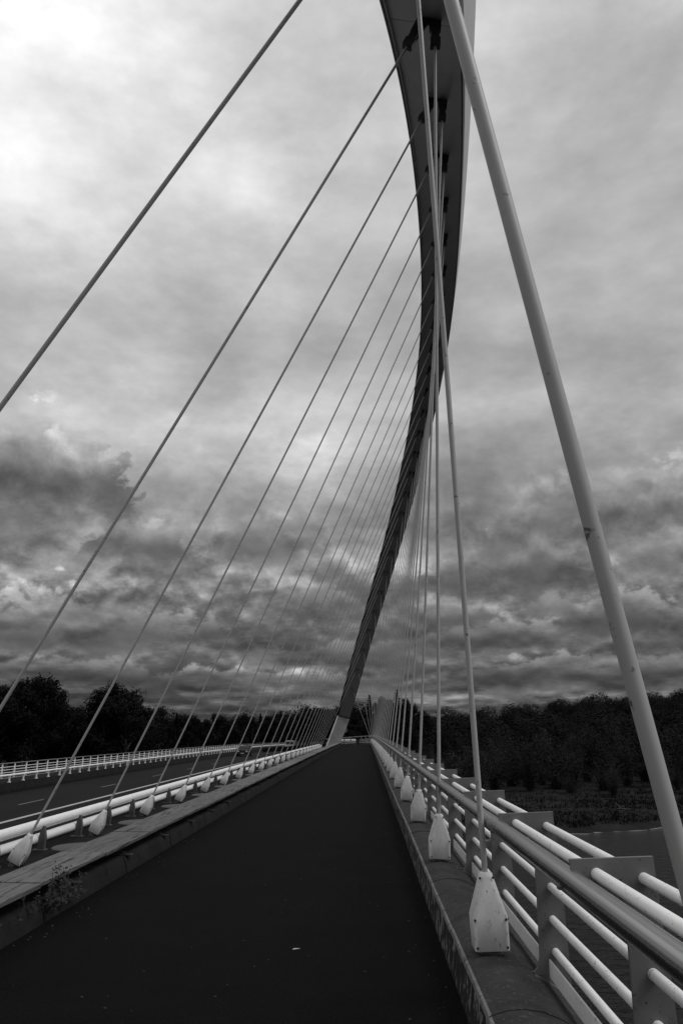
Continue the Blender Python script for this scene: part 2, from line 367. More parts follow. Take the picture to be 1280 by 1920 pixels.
# ------------------------------------------------------------------ arch
att = {-1: (-.52, 3.75), 0: (.11, 5.42), 26: (-1.42, 3.25), 27: (-1.97, 1.62), 28: (-2.52, -.02), 1: (.46, 7.03), 2: (.87, 8.53), 3: (1.21, 9.81), 4: (1.51, 10.93), 5: (1.81, 11.9), 6: (2.08, 12.72), 7: (2.29, 13.41), 8: (2.49, 14.0), 9: (2.64, 14.47), 10: (2.75, 14.74), 11: (2.81, 14.95), 12: (2.82, 14.99), 13: (2.83, 14.97),
       14: (2.75, 14.75), 15: (2.68, 14.53), 16: (2.48, 14.04), 17: (2.28, 13.52), 18: (2.01, 12.88), 19: (1.7, 12.08), 20: (1.36, 11.11), 21: (1.03, 10.1), 22: (.58, 8.93), 23: (.14, 7.78), 24: (-.43, 6.47), 25: (-.89, 4.87)}
SC = 1.27
kk = np.array(sorted(att)); tt = (kk-12.35)/13.0
zz = np.array([att[k][1] for k in kk])*SC+EYE; xx = np.array([att[k][0] for k in kk])*SC
PW = list(range(9))
Az = np.linalg.lstsq(np.stack([tt**p for p in PW], 1), zz, rcond=None)[0]
Ax = np.linalg.lstsq(np.stack([tt**p for p in PW], 1), xx, rcond=None)[0]
def attL(y):
    t = ((y-Y0)/S-12.35)/13.0; b = np.array([t**p for p in PW]); return float(b@Ax), float(b@Az)
TAU = R(11.5)
bvec = Vector((math.cos(TAU), 0, -math.sin(TAU))); uvec0 = Vector((math.sin(TAU), 0, math.cos(TAU)))
DROP = .46                                     # clevis length below the soffit
def arch_c(y):
    x, z = attL(y); return Vector((x+.19+.03, y, z+DROP))
def awid(y):
    t = ((y-Y0)/S-12.35)/14.0; return .80+.60*(max(0, 1-t*t) if t < 0 else 1.0)
def adep(y):
    t = ((y-Y0)/S-12.35)/14.0; return 1.35+.05*max(0, 1-t*t)
def frame(y):
    e = .2; t = (arch_c(y+e)-arch_c(y-e)).normalized()
    nrm = (t.cross(bvec)).normalized()
    if nrm.z < 0: nrm = -nrm
    # binormal tilted by the section's own lean
    b = bvec-(bvec.dot(t))*t; b.normalize()
    n = b.cross(t)
    if n.z < 0: n = -n
    if abs(n.z) < .02: pass
    return t, b, n
def section(y):
    c = arch_c(y); t, b, n = frame(y); w = awid(y)/2; d = adep(y); lip = .045
    k_ = ((y-Y0)/S-11)/16; fl_ = .0*max(0.0, min(1.0, k_))**1.0      # the inner side plate flares out towards the far foot
    pts = [(-w, -lip), (-w+.028, -lip), (-w+.028, 0), (w-.028, 0), (w-.028, -lip), (w, -lip), (w, d*.55), (w-.03, d), (-w+.03-fl_, d), (-w-fl_*.55, d*.55)]
    return [c+b*p+n*q for p, q in pts]
FOOT_Y = Y0+27.55*S
NEAR_Y = Y0-1.25*S
arch = tag(empty('arch', (-4.0, FOOT_Y, -1.0)), 'tall leaning box-section steel arch sweeping over the walkway', 'arch')
AO = Vector((-4.0, FOOT_Y, -1.0))
joints = [NEAR_Y]+[Y0+S*(1.05+3.05*i) for i in range(0, 9)]+[FOOT_Y]
for i in range(len(joints)-1):
    a, b = joints[i]+.010, joints[i+1]-.010
    yl = ys(a, b, .9)
    MB().loft([[p-AO for p in section(q)] for q in yl]).build('arch_segment', M['arch'], arch, smooth=True)
def sect_core(y):
    c = arch_c(y); t, b, n = frame(y); w = awid(y)/2-.05; d = adep(y)
    return [c+b*p+n*q for p, q in ((-w, .03), (w, .03), (w, d-.05), (-w, d-.05))]
MB().loft([[p-AO for p in sect_core(q)] for q in ys(NEAR_Y, FOOT_Y+.1, 1.2)]).build('joint_core', M['arch_dark'], arch)
def trim_shade(side, y):
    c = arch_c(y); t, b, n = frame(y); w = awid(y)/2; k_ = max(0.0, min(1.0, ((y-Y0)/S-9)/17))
    g = .035+(.20*k_ if side < 0 else 0.0)  # thin dark trim; inner strip widens to far foot as painted shade
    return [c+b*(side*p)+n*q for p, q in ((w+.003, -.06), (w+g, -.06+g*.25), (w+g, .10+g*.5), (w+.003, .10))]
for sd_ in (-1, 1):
    MB().loft([[p-AO for p in trim_shade(sd_, q)] for q in ys(NEAR_Y, FOOT_Y, .9)]).build('edge_trim_shade', M['arch_dark'], arch, smooth=True)
# concrete foot
sec = section(FOOT_Y); cs = [sec[0], sec[5], sec[7], sec[8]]
cen = sum(cs, Vector())/4
topq = [cen+(p-cen)*1.03 for p in cs]
dn = Vector((-.40, .42, -1.0))
lowq = [Vector((p.x, p.y, 0))+Vector((dn.x, dn.y, 0))*(p.z+1.3)/1.0+Vector((0, 0, -1.3)) for p in topq]
lowq = [Vector((p.x*1.0, p.y, p.z)) for p in lowq]
MB().loft([[p-AO for p in topq], [p-AO for p in lowq]]).build('concrete_foot', M['concrete_pale'], arch, bevel=.02)
tg = frame(FOOT_Y)[0]
MB().loft([[cen+(p-cen)*1.05-tg*.12-AO for p in cs], [cen+(p-cen)*1.05-AO+tg*.04 for p in cs]]).build('joint_band', M['arch_dark'], arch)

# ------------------------------------------------------------------ hangers
def rrect(w, d, r, z, n=4):
    out = []
    for cx, cy, a0 in ((w-r, d-r, 0), (-w+r, d-r, 90), (-w+r, -d+r, 180), (w-r, -d+r, 270)):
        for i in range(n+1):
            a = R(a0+90*i/n); out.append((cx+r*math.cos(a), cy+r*math.sin(a), z))
    return out
CH = .43; CB = .185
cover_me = MB().loft([rrect(.102, .098, .02, 0), rrect(.105, .101, .02, .004), rrect(.108, .101, .026, CB), rrect(.048, .048, .040, CH-.03), rrect(.040, .040, .039, CH-.006), rrect(.034, .034, .033, CH)]).mesh('cover')
fixmesh(cover_me, True); cover_me.materials.append(M['cover'])
bolt_me = MB().loft([[(r*math.cos(t), z, r*math.sin(t)) for t in (2*math.pi*k/8 for k in range(8))] for r, z in ((.0075, .004), (.0075, -.004), (.005, -.006))]).mesh('bolt'); fixmesh(bolt_me, True); bolt_me.materials.append(M['bolt'])
cab_me = MB().loft([[(math.cos(t), math.sin(t), z) for t in (2*math.pi*k/14 for k in range(14))] for z in (0, 1)]).mesh('cable'); fixmesh(cab_me, True); cab_me.materials.append(M['cable'])
anch_me = MB().loft([[(r*math.cos(t), r*math.sin(t), z) for t in (2*math.pi*k/14 for k in range(14))] for r, z in ((.075, -.3), (.075, -.03), (.05, .01))]).mesh('anchor'); fixmesh(anch_me, True); anch_me.materials.append(M['clevis'])
cl = MB().box(-.07, .07, -.055, .055, -.02, .10)
clev_me = cl.mesh('clevis'); fixmesh(clev_me, False); clev_me.materials.append(M['clevis'])
fk = MB()
for s_ in (-1, 1):
    fk.extr([(-.05, .085), (.05, .085), (.062, .25), (.05, .36), (0, .39), (-.05, .36), (-.062, .25)], s_*.038-.011, s_*.038+.011)
fork_me = fk.mesh('fork'); fixmesh(fork_me, False); fork_me.materials.append(M['clevis'])
pin_me = MB().tube([(0, -.075, .30), (0, .075, .30)], .028, 10).mesh('pin'); fixmesh(pin_me, True); pin_me.materials.append(M['clevis'])
lug_me = MB().extr([(-.075, .22), (.075, .22), (.10, .62), (-.10, .62)], -.022, .022).mesh('lug'); fixmesh(lug_me, False); lug_me.materials.append(M['clevis'])
# bolt places on the cover: front and right side faces
def bolts_front():
    return [(-.040, -.0475, CH-.028), (.040, -.0475, CH-.028), (-.094, -.102, CB-.010), (.094, -.102, CB-.010), (-.090, -.102, .022), (.090, -.102, .022)]
def hanger(side, k):
    y = Y0+k*S if k >= 0 else 1.72      # the hanger right by the camera
    xl, za = attL(y)
    if side == 'R':
        B = Vector((.752, y, 1.6-1.299+.005+D(y))); A = Vector((xl+.37, y, za))
        if k < 0: B.x = .795; A.x = -.27
        lab = f'white hanger beside the outer railing, {ORD[27-k]} counted from the pale arch foot'; grp = 'hangers along the outer railing'
    else:
        B = Vector((-5.12, y, 1.6-1.885+D(y))); A = Vector((xl, y, za))
        lab = f'white hanger beside the road guard rail, {ORD[27-k]} counted from the pale arch foot'; grp = 'hangers along the road guard rail'
    z = (A-B); Ln = z.length; z.normalize(); x = Vector((0, 1, 0)).cross(z).normalized(); yv = z.cross(x)
    m = Matrix((x, yv, z)).transposed().to_4x4(); m.translation = B
    e = empty('hanger'); e.matrix_world = m; tag(e, lab, 'hanger', grp)
    inst('anchor', anch_me, e)
    cv = inst('cover', cover_me, e)
    if k < 7:
        for p in bolts_front(): inst('bolt', bolt_me, cv, p)
        for p in bolts_front()[2:]:
            inst('bolt', bolt_me, cv, (.108 if p[2] > .1 else .105, p[0]*.78, p[2]), rot=(0, 0, R(90)))
    inst('cable', cab_me, e, (0, 0, CH-.02), scale=(.0188, .0188, Ln-CH+.04))
    c = inst('clevis', clev_me, e, (0, 0, Ln)); inst('fork', fork_me, c); inst('pin', pin_me, c); inst('lug', lug_me, c)
for k in range(-1, 27):
    hanger('R', k)
    if k < 26: hanger('L', k)

# ------------------------------------------------------------------ outer railing
rl = tag(empty('railing', (1.05, 0, .2)), 'white tube railing with grey plate posts and a steel handrail beside the river', 'railing')
RO = Vector((1.05, 0, .2))
post = MB().extr([(.800, 1.100), (1.131, 1.112), (1.140, .93), (1.165, .55), (1.178, .18), (1.185, .10), (1.00, .165), (.935, .205), (.935, .216), (.962, .228), (.990, .260), (1.003, .31), (1.006, .60), (1.004, .93), (.990, .975), (.93, 1.0), (.815, 1.012)], -.007, .007)
post_me = MB(); post_me.add([(p[0]-1.05, p[1], p[2]-.2) for p in post.v], post.f); post_me = post_me.mesh('post'); fixmesh(post_me, False); post_me.materials.append(M['post'])
fl = MB().loft([[(x-1.05, q, z-.2) for x, z in ((.905, .235), (.905, .252), (1.03, .197), (1.20, .085), (1.20, .060), (1.02, .178))] for q in (-.055, .055)])
flange_me = fl.mesh('flange'); fixmesh(flange_me, False); flange_me.materials.append(M['post'])
RAILP = [y_ for y_ in [3.52+1.8*i for i in range(-6, 66)]]
for q in RAILP:
    o = inst('post', post_me, rl, (SH(q), q, DW(q)))
    b = o.modifiers.new('bevel', 'BEVEL'); b.width = .002; b.segments = 1; b.limit_method = 'ANGLE'
    if q < 60: inst('flange', flange_me, o)
    if 0 < q < 16:      # bolt heads on the flange
        for xx_, zz_ in ((.955, .232), (1.15, .115)):
            bo = inst('bolt', bolt_me, o, (xx_-1.05, -.033, zz_-.2), rot=(R(-90), 0, 0), scale=(1.3, 1.3, 1.3))
RLY = ys(-8.0, 100, 4)+ys(101, 121, 1.2)
def rail(x, z, r, name, m, n=14):
    MB().tube([(x+SH(q)-RO.x, q, z+DW(q)-RO.z) for q in RLY], r, n).build(name, m, rl, smooth=True)
rail(.905, 1.045, .0235, 'rail', M['white']); rail(1.088, 1.030, .0225, 'rail', M['white'])
rail(1.092, .690, .0225, 'rail', M['white']); rail(1.092, .512, .0225, 'rail', M['white']); rail(1.098, .338, .0225, 'rail', M['white'])
rail(.795, 1.025, .044, 'handrail', M['steel'], 20)
MB().loft([[(x+SH(q)-RO.x, q, z+DW(q)-RO.z) for x, z in ((1.055, .300), (1.065, .300), (1.065, .205), (1.055, .205))] for q in RLY]).build('toe_board', M['white'], rl)
# thin handrail seat strips welded to the posts
seat_me = MB().box(-.30, -.215, -.02, .02, .80, .812).mesh('handrail_seat'); fixmesh(seat_me, False); seat_me.materials.append(M['post'])
for q in RAILP:
    if q < 40: inst('handrail_seat', seat_me, rl, (SH(q), q, DW(q)-.012))

# ------------------------------------------------------------------ guard rail between median and road
gr = tag(empty('guard_rail', (-5.5, 0, -.34)), 'pair of thick white tube rails on short posts behind the inner hangers', 'guard rail')
GY = ys(YB, 102, 5)
for z in (.035, -.175):
    MB().tube([(-.0+(-.02 if z > 0 else 0), q, z+.34+D(q)) for q in GY], .082 if z > 0 else .078, 18).build('rail', M['white'], gr, smooth=True)
gp = MB().extr([(.07, 0), (.17, 0), (.185, .20), (.160, .36), (.14, .385), (.115, .33), (.09, .26), (.07, .16)], -.008, .008)
gp.extr([(.17, .0), (.19, .0), (.205, .20), (.172, .375), (.15, .37), (.185, .20)], -.035, .035)
gp.box(.0, .22, -.07, .07, .0, .014)
gp_me = gp.mesh('post'); fixmesh(gp_me, False); gp_me.materials.append(M['clevis'])
for i in range(-4, 54):
    q = Y0+.45*S+i*S/2
    if q < 101: inst('post', gp_me, gr, (0, q, D(q)+.001))
wall = sweep([(-5.722, -.30), (-5.86, -.30), (-5.90, -1.79), (-5.722, -1.79)], ys(YB, YEND, 6), shift=False, dz=D).build('median_beam', M['concrete']); tag(wall, kind='structure')

# ------------------------------------------------------------------ far side of the road: concrete barrier with tube, then railing
cb = tag(empty('crash_barrier', (-19.9, 0, -1.8)), 'low dark concrete barrier with a white tube on top across the road', 'barrier')
FY = ys(YB, 230, 6)
MB().loft([[(x, q, z+D(q)) for x, z in ((.12, -.05), (.12, .14), (0.02, .5), (0, .55), (-.45, .55), (-.45, -.05))] for q in FY]).build('concrete_base', M['concrete'], cb)
MB().tube([(-.02, q, .935+D(q)) for q in FY], .062, 12).build('rail', M['white'], cb, smooth=True)
MB().tube([(-.30, q, .74+D(q)) for q in FY], .05, 8).build('back_rail', M['post'], cb, smooth=True)
fp_me = MB().extr([(-.10, .55), (.07, .55), (.025, .63), (.03, .82), (.07, .90), (-.09, .90), (-.03, .80), (-.04, .63)], -.05, .05).mesh('post'); fixmesh(fp_me, False); fp_me.materials.append(M['white'])
q = YB
while q < 150: inst('post', fp_me, cb, (0, q, D(q))); q += 1.95
fr = tag(empty('railing', (-21.6, 0, -1.8)), 'pale tube railing with slim posts on the far edge of the road deck', 'railing')
ledge2 = sweep([(-20.36, -1.82), (-21.9, -1.82), (-21.9, -1.3), (-21.3, -1.25), (-20.36, -1.25)], FY, shift=False, dz=D).build('far_footway', M['concrete_dark']); tag(ledge2, kind='structure')
for z, r in ((1.43, .032), (1.22, .02), (1.06, .02), (.90, .02), (.74, .02)):
    MB().tube([(0, q, z+D(q)) for q in FY], r, 8).build('rail', M['white'] if r < .03 else M['steel'], fr, smooth=True)
fp2 = MB().extr([(-.05, .52), (.05, .52), (.045, 1.40), (-.02, 1.40)], -.032, .032).mesh('post'); fixmesh(fp2, False); fp2.materials.append(M['white'])
q = YB
while q < 150: inst('post', fp2, fr, (0, q, D(q))); q += 1.8

# ------------------------------------------------------------------ terrain and river
def shore(x):
    s = 86+.62*x if x > 0 else 86+.12*x
    return s+4*mnoise.noise(Vector((x*.05, 3.3, 0)))+1.2*mnoise.noise(Vector((x*.3, 7.1, 0)))
def land(x, y):
    d = y-shore(x)
    if y < -60: d = max(d, -120-y)
    h = -10.0
    h += 1.9*(1-math.exp(-max(d, 0)/9.0)) if d > 0 else max(d*.09, -2.2)
    if d > 0: h += .35*mnoise.noise(Vector((x*.12, y*.12, 0)))*min(1, d/6)
    # approach embankment carrying the road
    if y > 112:
        ax = max(0, abs(x+10)-14.5)
        e = max(0.0, 1-ax/11)*min(1, (y-112)/14); e = e*e*(3-2*e)
        tgt = -2.15+D(y)
        h = h+(tgt-h)*e
    # wooded hill on the right
    r = x-.18*y
    if y > 170 and x > -20:
        hx = 1/(1+math.exp(-(x-.10*y-30)/45)); hy = min(1, max(0, (y-190)/260)); hy = hy*hy*(3-2*hy)
        h += hx*hy*(13.5+x*.045)
    return h
xs = sorted(set([-4000, -2500, -1500, -900, -600, -420]+list(range(-320, -120, 20))+[round(-120+2.5*i, 2) for i in range(97)]+list(range(130, 420, 15))+[500, 700, 1000, 1600, 2500, 4000]))
yv = sorted(set([-4000, -2000, -1000, -500, -250, -130, -60]+list(range(-40, 60, 12))+[round(60+2.5*i, 2) for i in range(49)]+list(range(185, 520, 15))+[560, 640, 760, 1000, 1500, 2200, 3200, 5000]))
tm = MB(); nx = len(xs)
for y in yv:
    for x in xs: tm.v.append((x, y, land(x, y)))
for j in range(len(yv)-1):
    for i in range(nx-1): tm.f.append((j*nx+i, j*nx+i+1, (j+1)*nx+i+1, (j+1)*nx+i))
ter = tm.build('ground', M['ground'], smooth=True); tag(ter, kind='structure')
wat = MB(); wat.add([(-900, -4000, -10), (900, -4000, -10), (900, 700, -10), (-900, 700, -10)], [(0, 1, 2, 3)])
wo_ = wat.build('river', M['water']); tag(wo_, kind='structure')
wo_.location.z = -.02

# ------------------------------------------------------------------ trees
def leaf_cloud(pts, size, mb, sq=1.0, rnd=random, nw=2.2):
    for c, nrm in pts:
        a = Vector((rnd.gauss(0, 1), rnd.gauss(0, 1), rnd.gauss(0, 1))).normalized()
        if nrm is not None: a = (a+nrm*nw).normalized()
        t = a.orthogonal().normalized(); t = (Matrix.Rotation(rnd.uniform(0, 6.28), 3, a) @ t); b = a.cross(t)
        s = size*rnd.uniform(.55, 1.25); o = len(mb.v)
        w = s*.55*sq
        mb.v += [tuple(c-t*s), tuple(c+b*w-t*s*.1), tuple(c+t*s), tuple(c-b*w+t*s*.1)]
        mb.f.append((o, o+1, o+2, o+3))
def make_broad(seed, H, Wd, nl, size, lobes, base=.22, upright=0.0):
    rnd = random.Random(seed)
    tr = MB(); th = H*base
    trunkp = [(0, 0, -.5), (rnd.uniform(-.1, .1), 0, th*.5), (rnd.uniform(-.2, .2), rnd.uniform(-.2, .2), th), (rnd.uniform(-.3, .3), .1, H*.55), (0, 0, H*.85)]
    tr.tube(trunkp, [H*.025, H*.02, H*.017, H*.010, H*.003], 7)
    lob = []
    for i in range(lobes):
        f = (i+.5)/lobes
        hz = H*(base+.06+(1-base-.12)*f**.85)
        env = math.sin(math.pi*min(1, (hz/H-base)/(1-base)*.86+.12))**.7
        a = rnd.uniform(0, 6.28); rr = Wd*env*rnd.uniform(.35, .95)*.62
        c = Vector((rr*math.cos(a), rr*math.sin(a), hz))
        r = Wd*rnd.uniform(.22, .40)*(1-.35*f)
        lob.append((c, r))
        tr.tube([(0, 0, max(th*.7, hz-H*.16)), tuple(c*.6+Vector((0, 0, hz*.33))), tuple(c)], [H*.008, H*.005, H*.002], 5)
    lob.append((Vector((rnd.uniform(-.3, .3), rnd.uniform(-.3, .3), H*.93)), Wd*.17))
    tot = sum(r*r for _, r in lob); pts = []
    for c, r in lob:
        n = int(nl*r*r/tot)
        for _ in range(n):
            d = Vector((rnd.gauss(0, 1), rnd.gauss(0, 1), rnd.gauss(0, 1))).normalized()
            q = r*(rnd.uniform(.35, 1)**.5)*(1+.35*mnoise.noise(c+d*1.6))
            p = c+Vector((d.x*q, d.y*q, d.z*q*(1.0+upright)))
            pts.append((p, d))
        for _ in range(max(3, n//55)):      # sprays standing out of the crown
            d = Vector((rnd.gauss(0, 1), rnd.gauss(0, 1), abs(rnd.gauss(0, 1))+.3)).normalized()
            for s_ in range(7):
                pts.append((c+d*r*(.95+.07*s_)+Vector((rnd.gauss(0, .08), rnd.gauss(0, .08), rnd.gauss(0, .08))), d))
    cw = MB(); leaf_cloud(pts, size, cw, rnd=rnd)
    a = tr.mesh('trunk'); fixmesh(a, True); a.materials.append(M['bark'])
    return a, cw.mesh('crown')
def make_conifer(seed, H, Wd, nl, size):
    rnd = random.Random(seed); tr = MB()
    tr.tube([(0, 0, -.5), (.05, 0, H*.5), (0, 0, H)], [H*.02, H*.012, .02], 7)
    pts = []; tiers = 22
    for i in range(tiers):
        f = i/(tiers-1); z = H*(.14+.84*f); L = Wd*(1-f)**.8*rnd.uniform(.75, 1.1)+.15
        for b_ in range(7):
            a = rnd.uniform(0, 6.28); l = L*rnd.uniform(.6, 1.1)
            tr.tube([(0, 0, z), (l*math.cos(a), l*math.sin(a), z-.12*l)], [.05, .01], 4)
            for _ in range(int(nl/tiers/7)):
                u = rnd.uniform(.1, 1)*l
                pts.append((Vector((u*math.cos(a)+rnd.gauss(0, .14*u+.05), u*math.sin(a)+rnd.gauss(0, .14*u+.05), z-.12*u+rnd.gauss(0, .12))), None))
    cw = MB(); leaf_cloud(pts, size, cw, sq=.6, rnd=rnd)
    a = tr.mesh('trunk'); fixmesh(a, True); a.materials.append(M['bark'])
    return a, cw.mesh('crown')
def make_willow(seed, H, Wd, nl, size):
    rnd = random.Random(seed); tr = MB(); pts = []
    for i in range(26):
        a = rnd.uniform(0, 6.28); sp = rnd.uniform(.1, 1)*Wd; top = H*rnd.uniform(.6, 1.0)*(1-.35*(sp/Wd)**2)
        base = Vector((rnd.gauss(0, .25), rnd.gauss(0, .25), -.3)); tip = Vector((sp*math.cos(a), sp*math.sin(a), top)); mid = base*.4+tip*.6+Vector((0, 0, top*.12))-Vector((tip.x, tip.y, 0))*.15
        tr.tube([base, mid, tip], [.09, .05, .012], 5)
        for _ in range(nl//26):
            t = rnd.uniform(.08, 1.02); p = base*(1-t)**2+mid*2*t*(1-t)+tip*t*t
            s_ = .12+.55*math.sin(math.pi*min(t, 1))*.8
            pts.append((p+Vector((rnd.gauss(0, s_), rnd.gauss(0, s_), rnd.gauss(0, s_*.9))), Vector((0, 0, .5))))
    cw = MB(); leaf_cloud(pts, size, cw, sq=.5, rnd=rnd)
    a = tr.mesh('trunk'); fixmesh(a, True); a.materials.append(M['bark'])
    return a, cw.mesh('crown')
broad = [make_broad(1, 19, 7.5, 11000, .23, 26), make_broad(2, 20, 6.0, 11000, .22, 28, .18, .35), make_broad(3, 17, 8.0, 11000, .23, 25), make_broad(4, 21, 5.2, 10000, .22, 28, .15, .6)]
conif = [make_conifer(5, 17, 3.6, 3800, .30), make_conifer(6, 19, 3.0, 3800, .30)]
will = [make_willow(7, 9, 4.6, 9000, .17), make_willow(8, 10, 4.0, 9000, .17), make_willow(9, 7, 4.4, 8000, .16)]
def tree(kind, proto, leaf, x, y, sc, label, cat, grp, z=None, sx=1.0):
    h = land(x, y) if z is None else z
    e = tag(empty(kind, (x, y, h-.1)), label, cat, grp); e.rotation_euler.z = random.uniform(0, 6.28); e.scale = (sc*sx, sc*sx, sc)
    inst('trunk', proto[0], e)
    key = proto[1]
    if not key.materials: key.materials.append(leaf)
    inst('crown', key, e)
pxX = lambda px, y: (px-685)/1536*y/.9668      # lateral place of a picture column at level sight, used for siting
# tall trees left of the road
TL_ = [(-90, 138, 1275, 0), (-25, 142, 1268, 1), (30, 136, 1282, 2), (62, 150, 1268, 1), (96, 140, 1259, 0), (132, 146, 1270, 3), (158, 141, 1318, 1), (176, 147, 1322, 3), (205, 139, 1288, 3), (222, 139, 1296, 1), (240, 150, 1276, 3), (264, 141, 1288, 2), (290, 158, 1316, 0), (10, 160, 1276, 3), (102, 165, 1268, 2), (236, 168, 1282, 1), (-60, 165, 1270, 2)]
def rank(L_, px, rev=True): return 1+sorted([q[0] for q in L_], reverse=rev).index(px)
def need_h(px, yy, top): return (1366-top)/1536*yy*.97+EYE-land(pxX(px, yy), yy)
TOPZ = [max(v.co.z for v in q[1].vertices) for q in broad]
for px, yy, top, p in TL_:
    sc = need_h(px, yy, top)/TOPZ[p]
    tree('broadleaf_tree', broad[p], M['leaf'], pxX(px, yy), yy, sc, f'tall dark broadleaf tree beyond the far railing, {ORD[rank(TL_, px)]} counted from the arch foot', 'tree', 'tall trees left of the road', sx=min(1.15, 1.02/sc))
for i, px in enumerate(range(305, 620, 14)):
    yy = 232+(i*37 % 60); top = 1342-6*math.sin(i*1.7)+(-14 if px > 575 else 0)+(-14 if px < 330 else 0)
    g = land(pxX(px, yy), yy); need = (1366-top)/1536*yy*.97+EYE-g
    p = [0, 2, 1, 3, 2][i % 5]; Hh = TOPZ[p]
    tree('broadleaf_tree', broad[p], M['leaf'], pxX(px, yy), yy, need/Hh, f'dark tree in the distant row behind the road, {ORD[23-i]} from the arch foot', 'tree', 'distant row of trees left of the arch foot', sx=1.15)
CF_ = [(352, 230, 1338), (500, 260, 1338), (536, 240, 1334), (510, 300, 1345)]
for px, yy, top in CF_:
    g = land(pxX(px, yy), yy); need = (1366-top)/1536*yy*.97+EYE-g
    tree('conifer_tree', conif[0], M['leaf'], pxX(px, yy), yy, need/17, f'small pointed conifer in the distant row, {ORD[rank(CF_, px)]} conifer left of the arch foot', 'conifer', 'conifers in the distant row')
# trees at the end of the bridge
TE_ = [(585, 175, 1330, 0, 'b'), (604, 190, 1326, 2, 'b'), (628, 180, 1326, 0, 'b'), (650, 200, 1340, 3, 'b'), (674, 205, 1328, 2, 'b'), (662, 235, 1322, 1, 'b'), (692, 190, 1304, 1, 'c'), (703, 215, 1318, 0, 'c'), (715, 200, 1306, 3, 'b'), (727, 185, 1308, 1, 'b'), (740, 195, 1294, 0, 'c'), (752, 182, 1308, 3, 'b'), (768, 200, 1318, 0, 'b'), (782, 215, 1330, 2, 'b'), (640, 260, 1322, 2, 'b'), (690, 170, 1346, 2, 'b'), (660, 165, 1356, 0, 'b'), (720, 168, 1340, 0, 'b'), (745, 165, 1345, 2, 'b')]
for px, yy, top, p, nm in TE_:
    X = pxX(px, yy); g = land(X, yy); need = (1366-top)/1536*yy*.97+EYE-g
    if nm == 'b': tree('broadleaf_tree', broad[p], M['leaf'], X, yy, need/TOPZ[p], f'dark broadleaf tree where the bridge ends, {ORD[rank([q for q in TE_ if q[4] == nm], px, False)]} counting from the road to the river', 'tree', 'trees at the end of the bridge', sx=max(.8, min(1.6, 9/need*1.5)))
    else: tree('conifer_tree', conif[p % 2], M['leaf'], X, yy, need/(17, 19)[p % 2], f'tall conifer where the bridge ends, {ORD[rank([q for q in TE_ if q[4] == nm], px, False)]} conifer counting from the arch foot to the river', 'conifer', 'conifers at the end of the bridge')
# willow scrub on the right bank
rw = random.Random(4)
wl = [(800, 150, 1392), (830, 143, 1402), (862, 136, 1388), (880, 150, 1380), (905, 140, 1386), (935, 150, 1372), (965, 139, 1378), (985, 155, 1368), (1010, 146, 1390), (1040, 152, 1372), (1062, 165, 1350), (1090, 139, 1402), (1110, 160, 1346), (1130, 150, 1370), (1165, 165, 1342), (1190, 148, 1390), (1215, 143, 1430), (1225, 160, 1346), (1260, 150, 1362), (1290, 165, 1345), (1320, 150, 1372), (1350, 160, 1360), (1105, 131, 1425), (1250, 134, 1440), (850, 165, 1372), (920, 170, 1362), (1000, 172, 1356), (1296, 137, 1420), (780, 165, 1378), (1035, 135, 1440)]
for i, (px, yy, top) in enumerate(wl):
    X = pxX(px, yy); g = land(X, yy); need = (1366-top)/1536*yy*.97+EYE-g; p = i % 3
    tree('willow', will[p], M['leaf_pale'], X, yy, need/(9, 10, 7)[p], f'greyish leafy willow on the river bank, {ORD[rank(wl, px, False)]} counted outward from the bridge', 'willow', 'willows on the river bank', sx=1.05)
# the wooded hill: a far mass
hw = MB(); hr = random.Random(21)
def crown_at(x, y, g, r, n, size):
    pts = []
    for _ in range(n):
        d = Vector((hr.gauss(0, 1), hr.gauss(0, 1)-.3, abs(hr.gauss(0, 1))*1.0)).normalized()
        q = r*hr.uniform(.80, 1.02)*(1+.3*mnoise.noise(Vector((x, y, 0))+d*2.0))
        pts.append((Vector((x, y, g+r*.9))+Vector((d.x*q, d.y*q, d.z*q*1.1)), d))
    leaf_cloud(pts, size, hw, rnd=hr, nw=4.5)
cnt = 0
for _ in range(4000):
    y = hr.uniform(178, 470); px = hr.uniform(745, 1400) if cnt < 330 else hr.uniform(1400, 2300); x = pxX(px, y)
    if y < 215 and px < 790: continue
    g = land(x, y); r = hr.uniform(3.6, 7.8)
    crown_at(x, y, g+hr.uniform(-5.0, -.3)+(7.8-r)*.5, r, int(27*r*r), .37); cnt += 1
    if cnt > 450: break
hill = hw.build('wood', M['leaf_far'], fix=False); tag(hill, 'dark wooded hillside rising beyond the river bank', 'wood', kind='stuff')
# distant wood behind everything on the left
hw = MB()
for _ in range(170):
    px = hr.uniform(-150, 760); y = hr.uniform(330, 460); x = pxX(px, y)
    crown_at(x, y, land(x, y)+hr.uniform(3, 6), hr.uniform(4, 6.5), 220, .5)
hill2 = hw.build('wood', M['leaf_far'], fix=False); tag(hill2, 'low dark line of distant woods beyond the road', 'wood', kind='stuff')
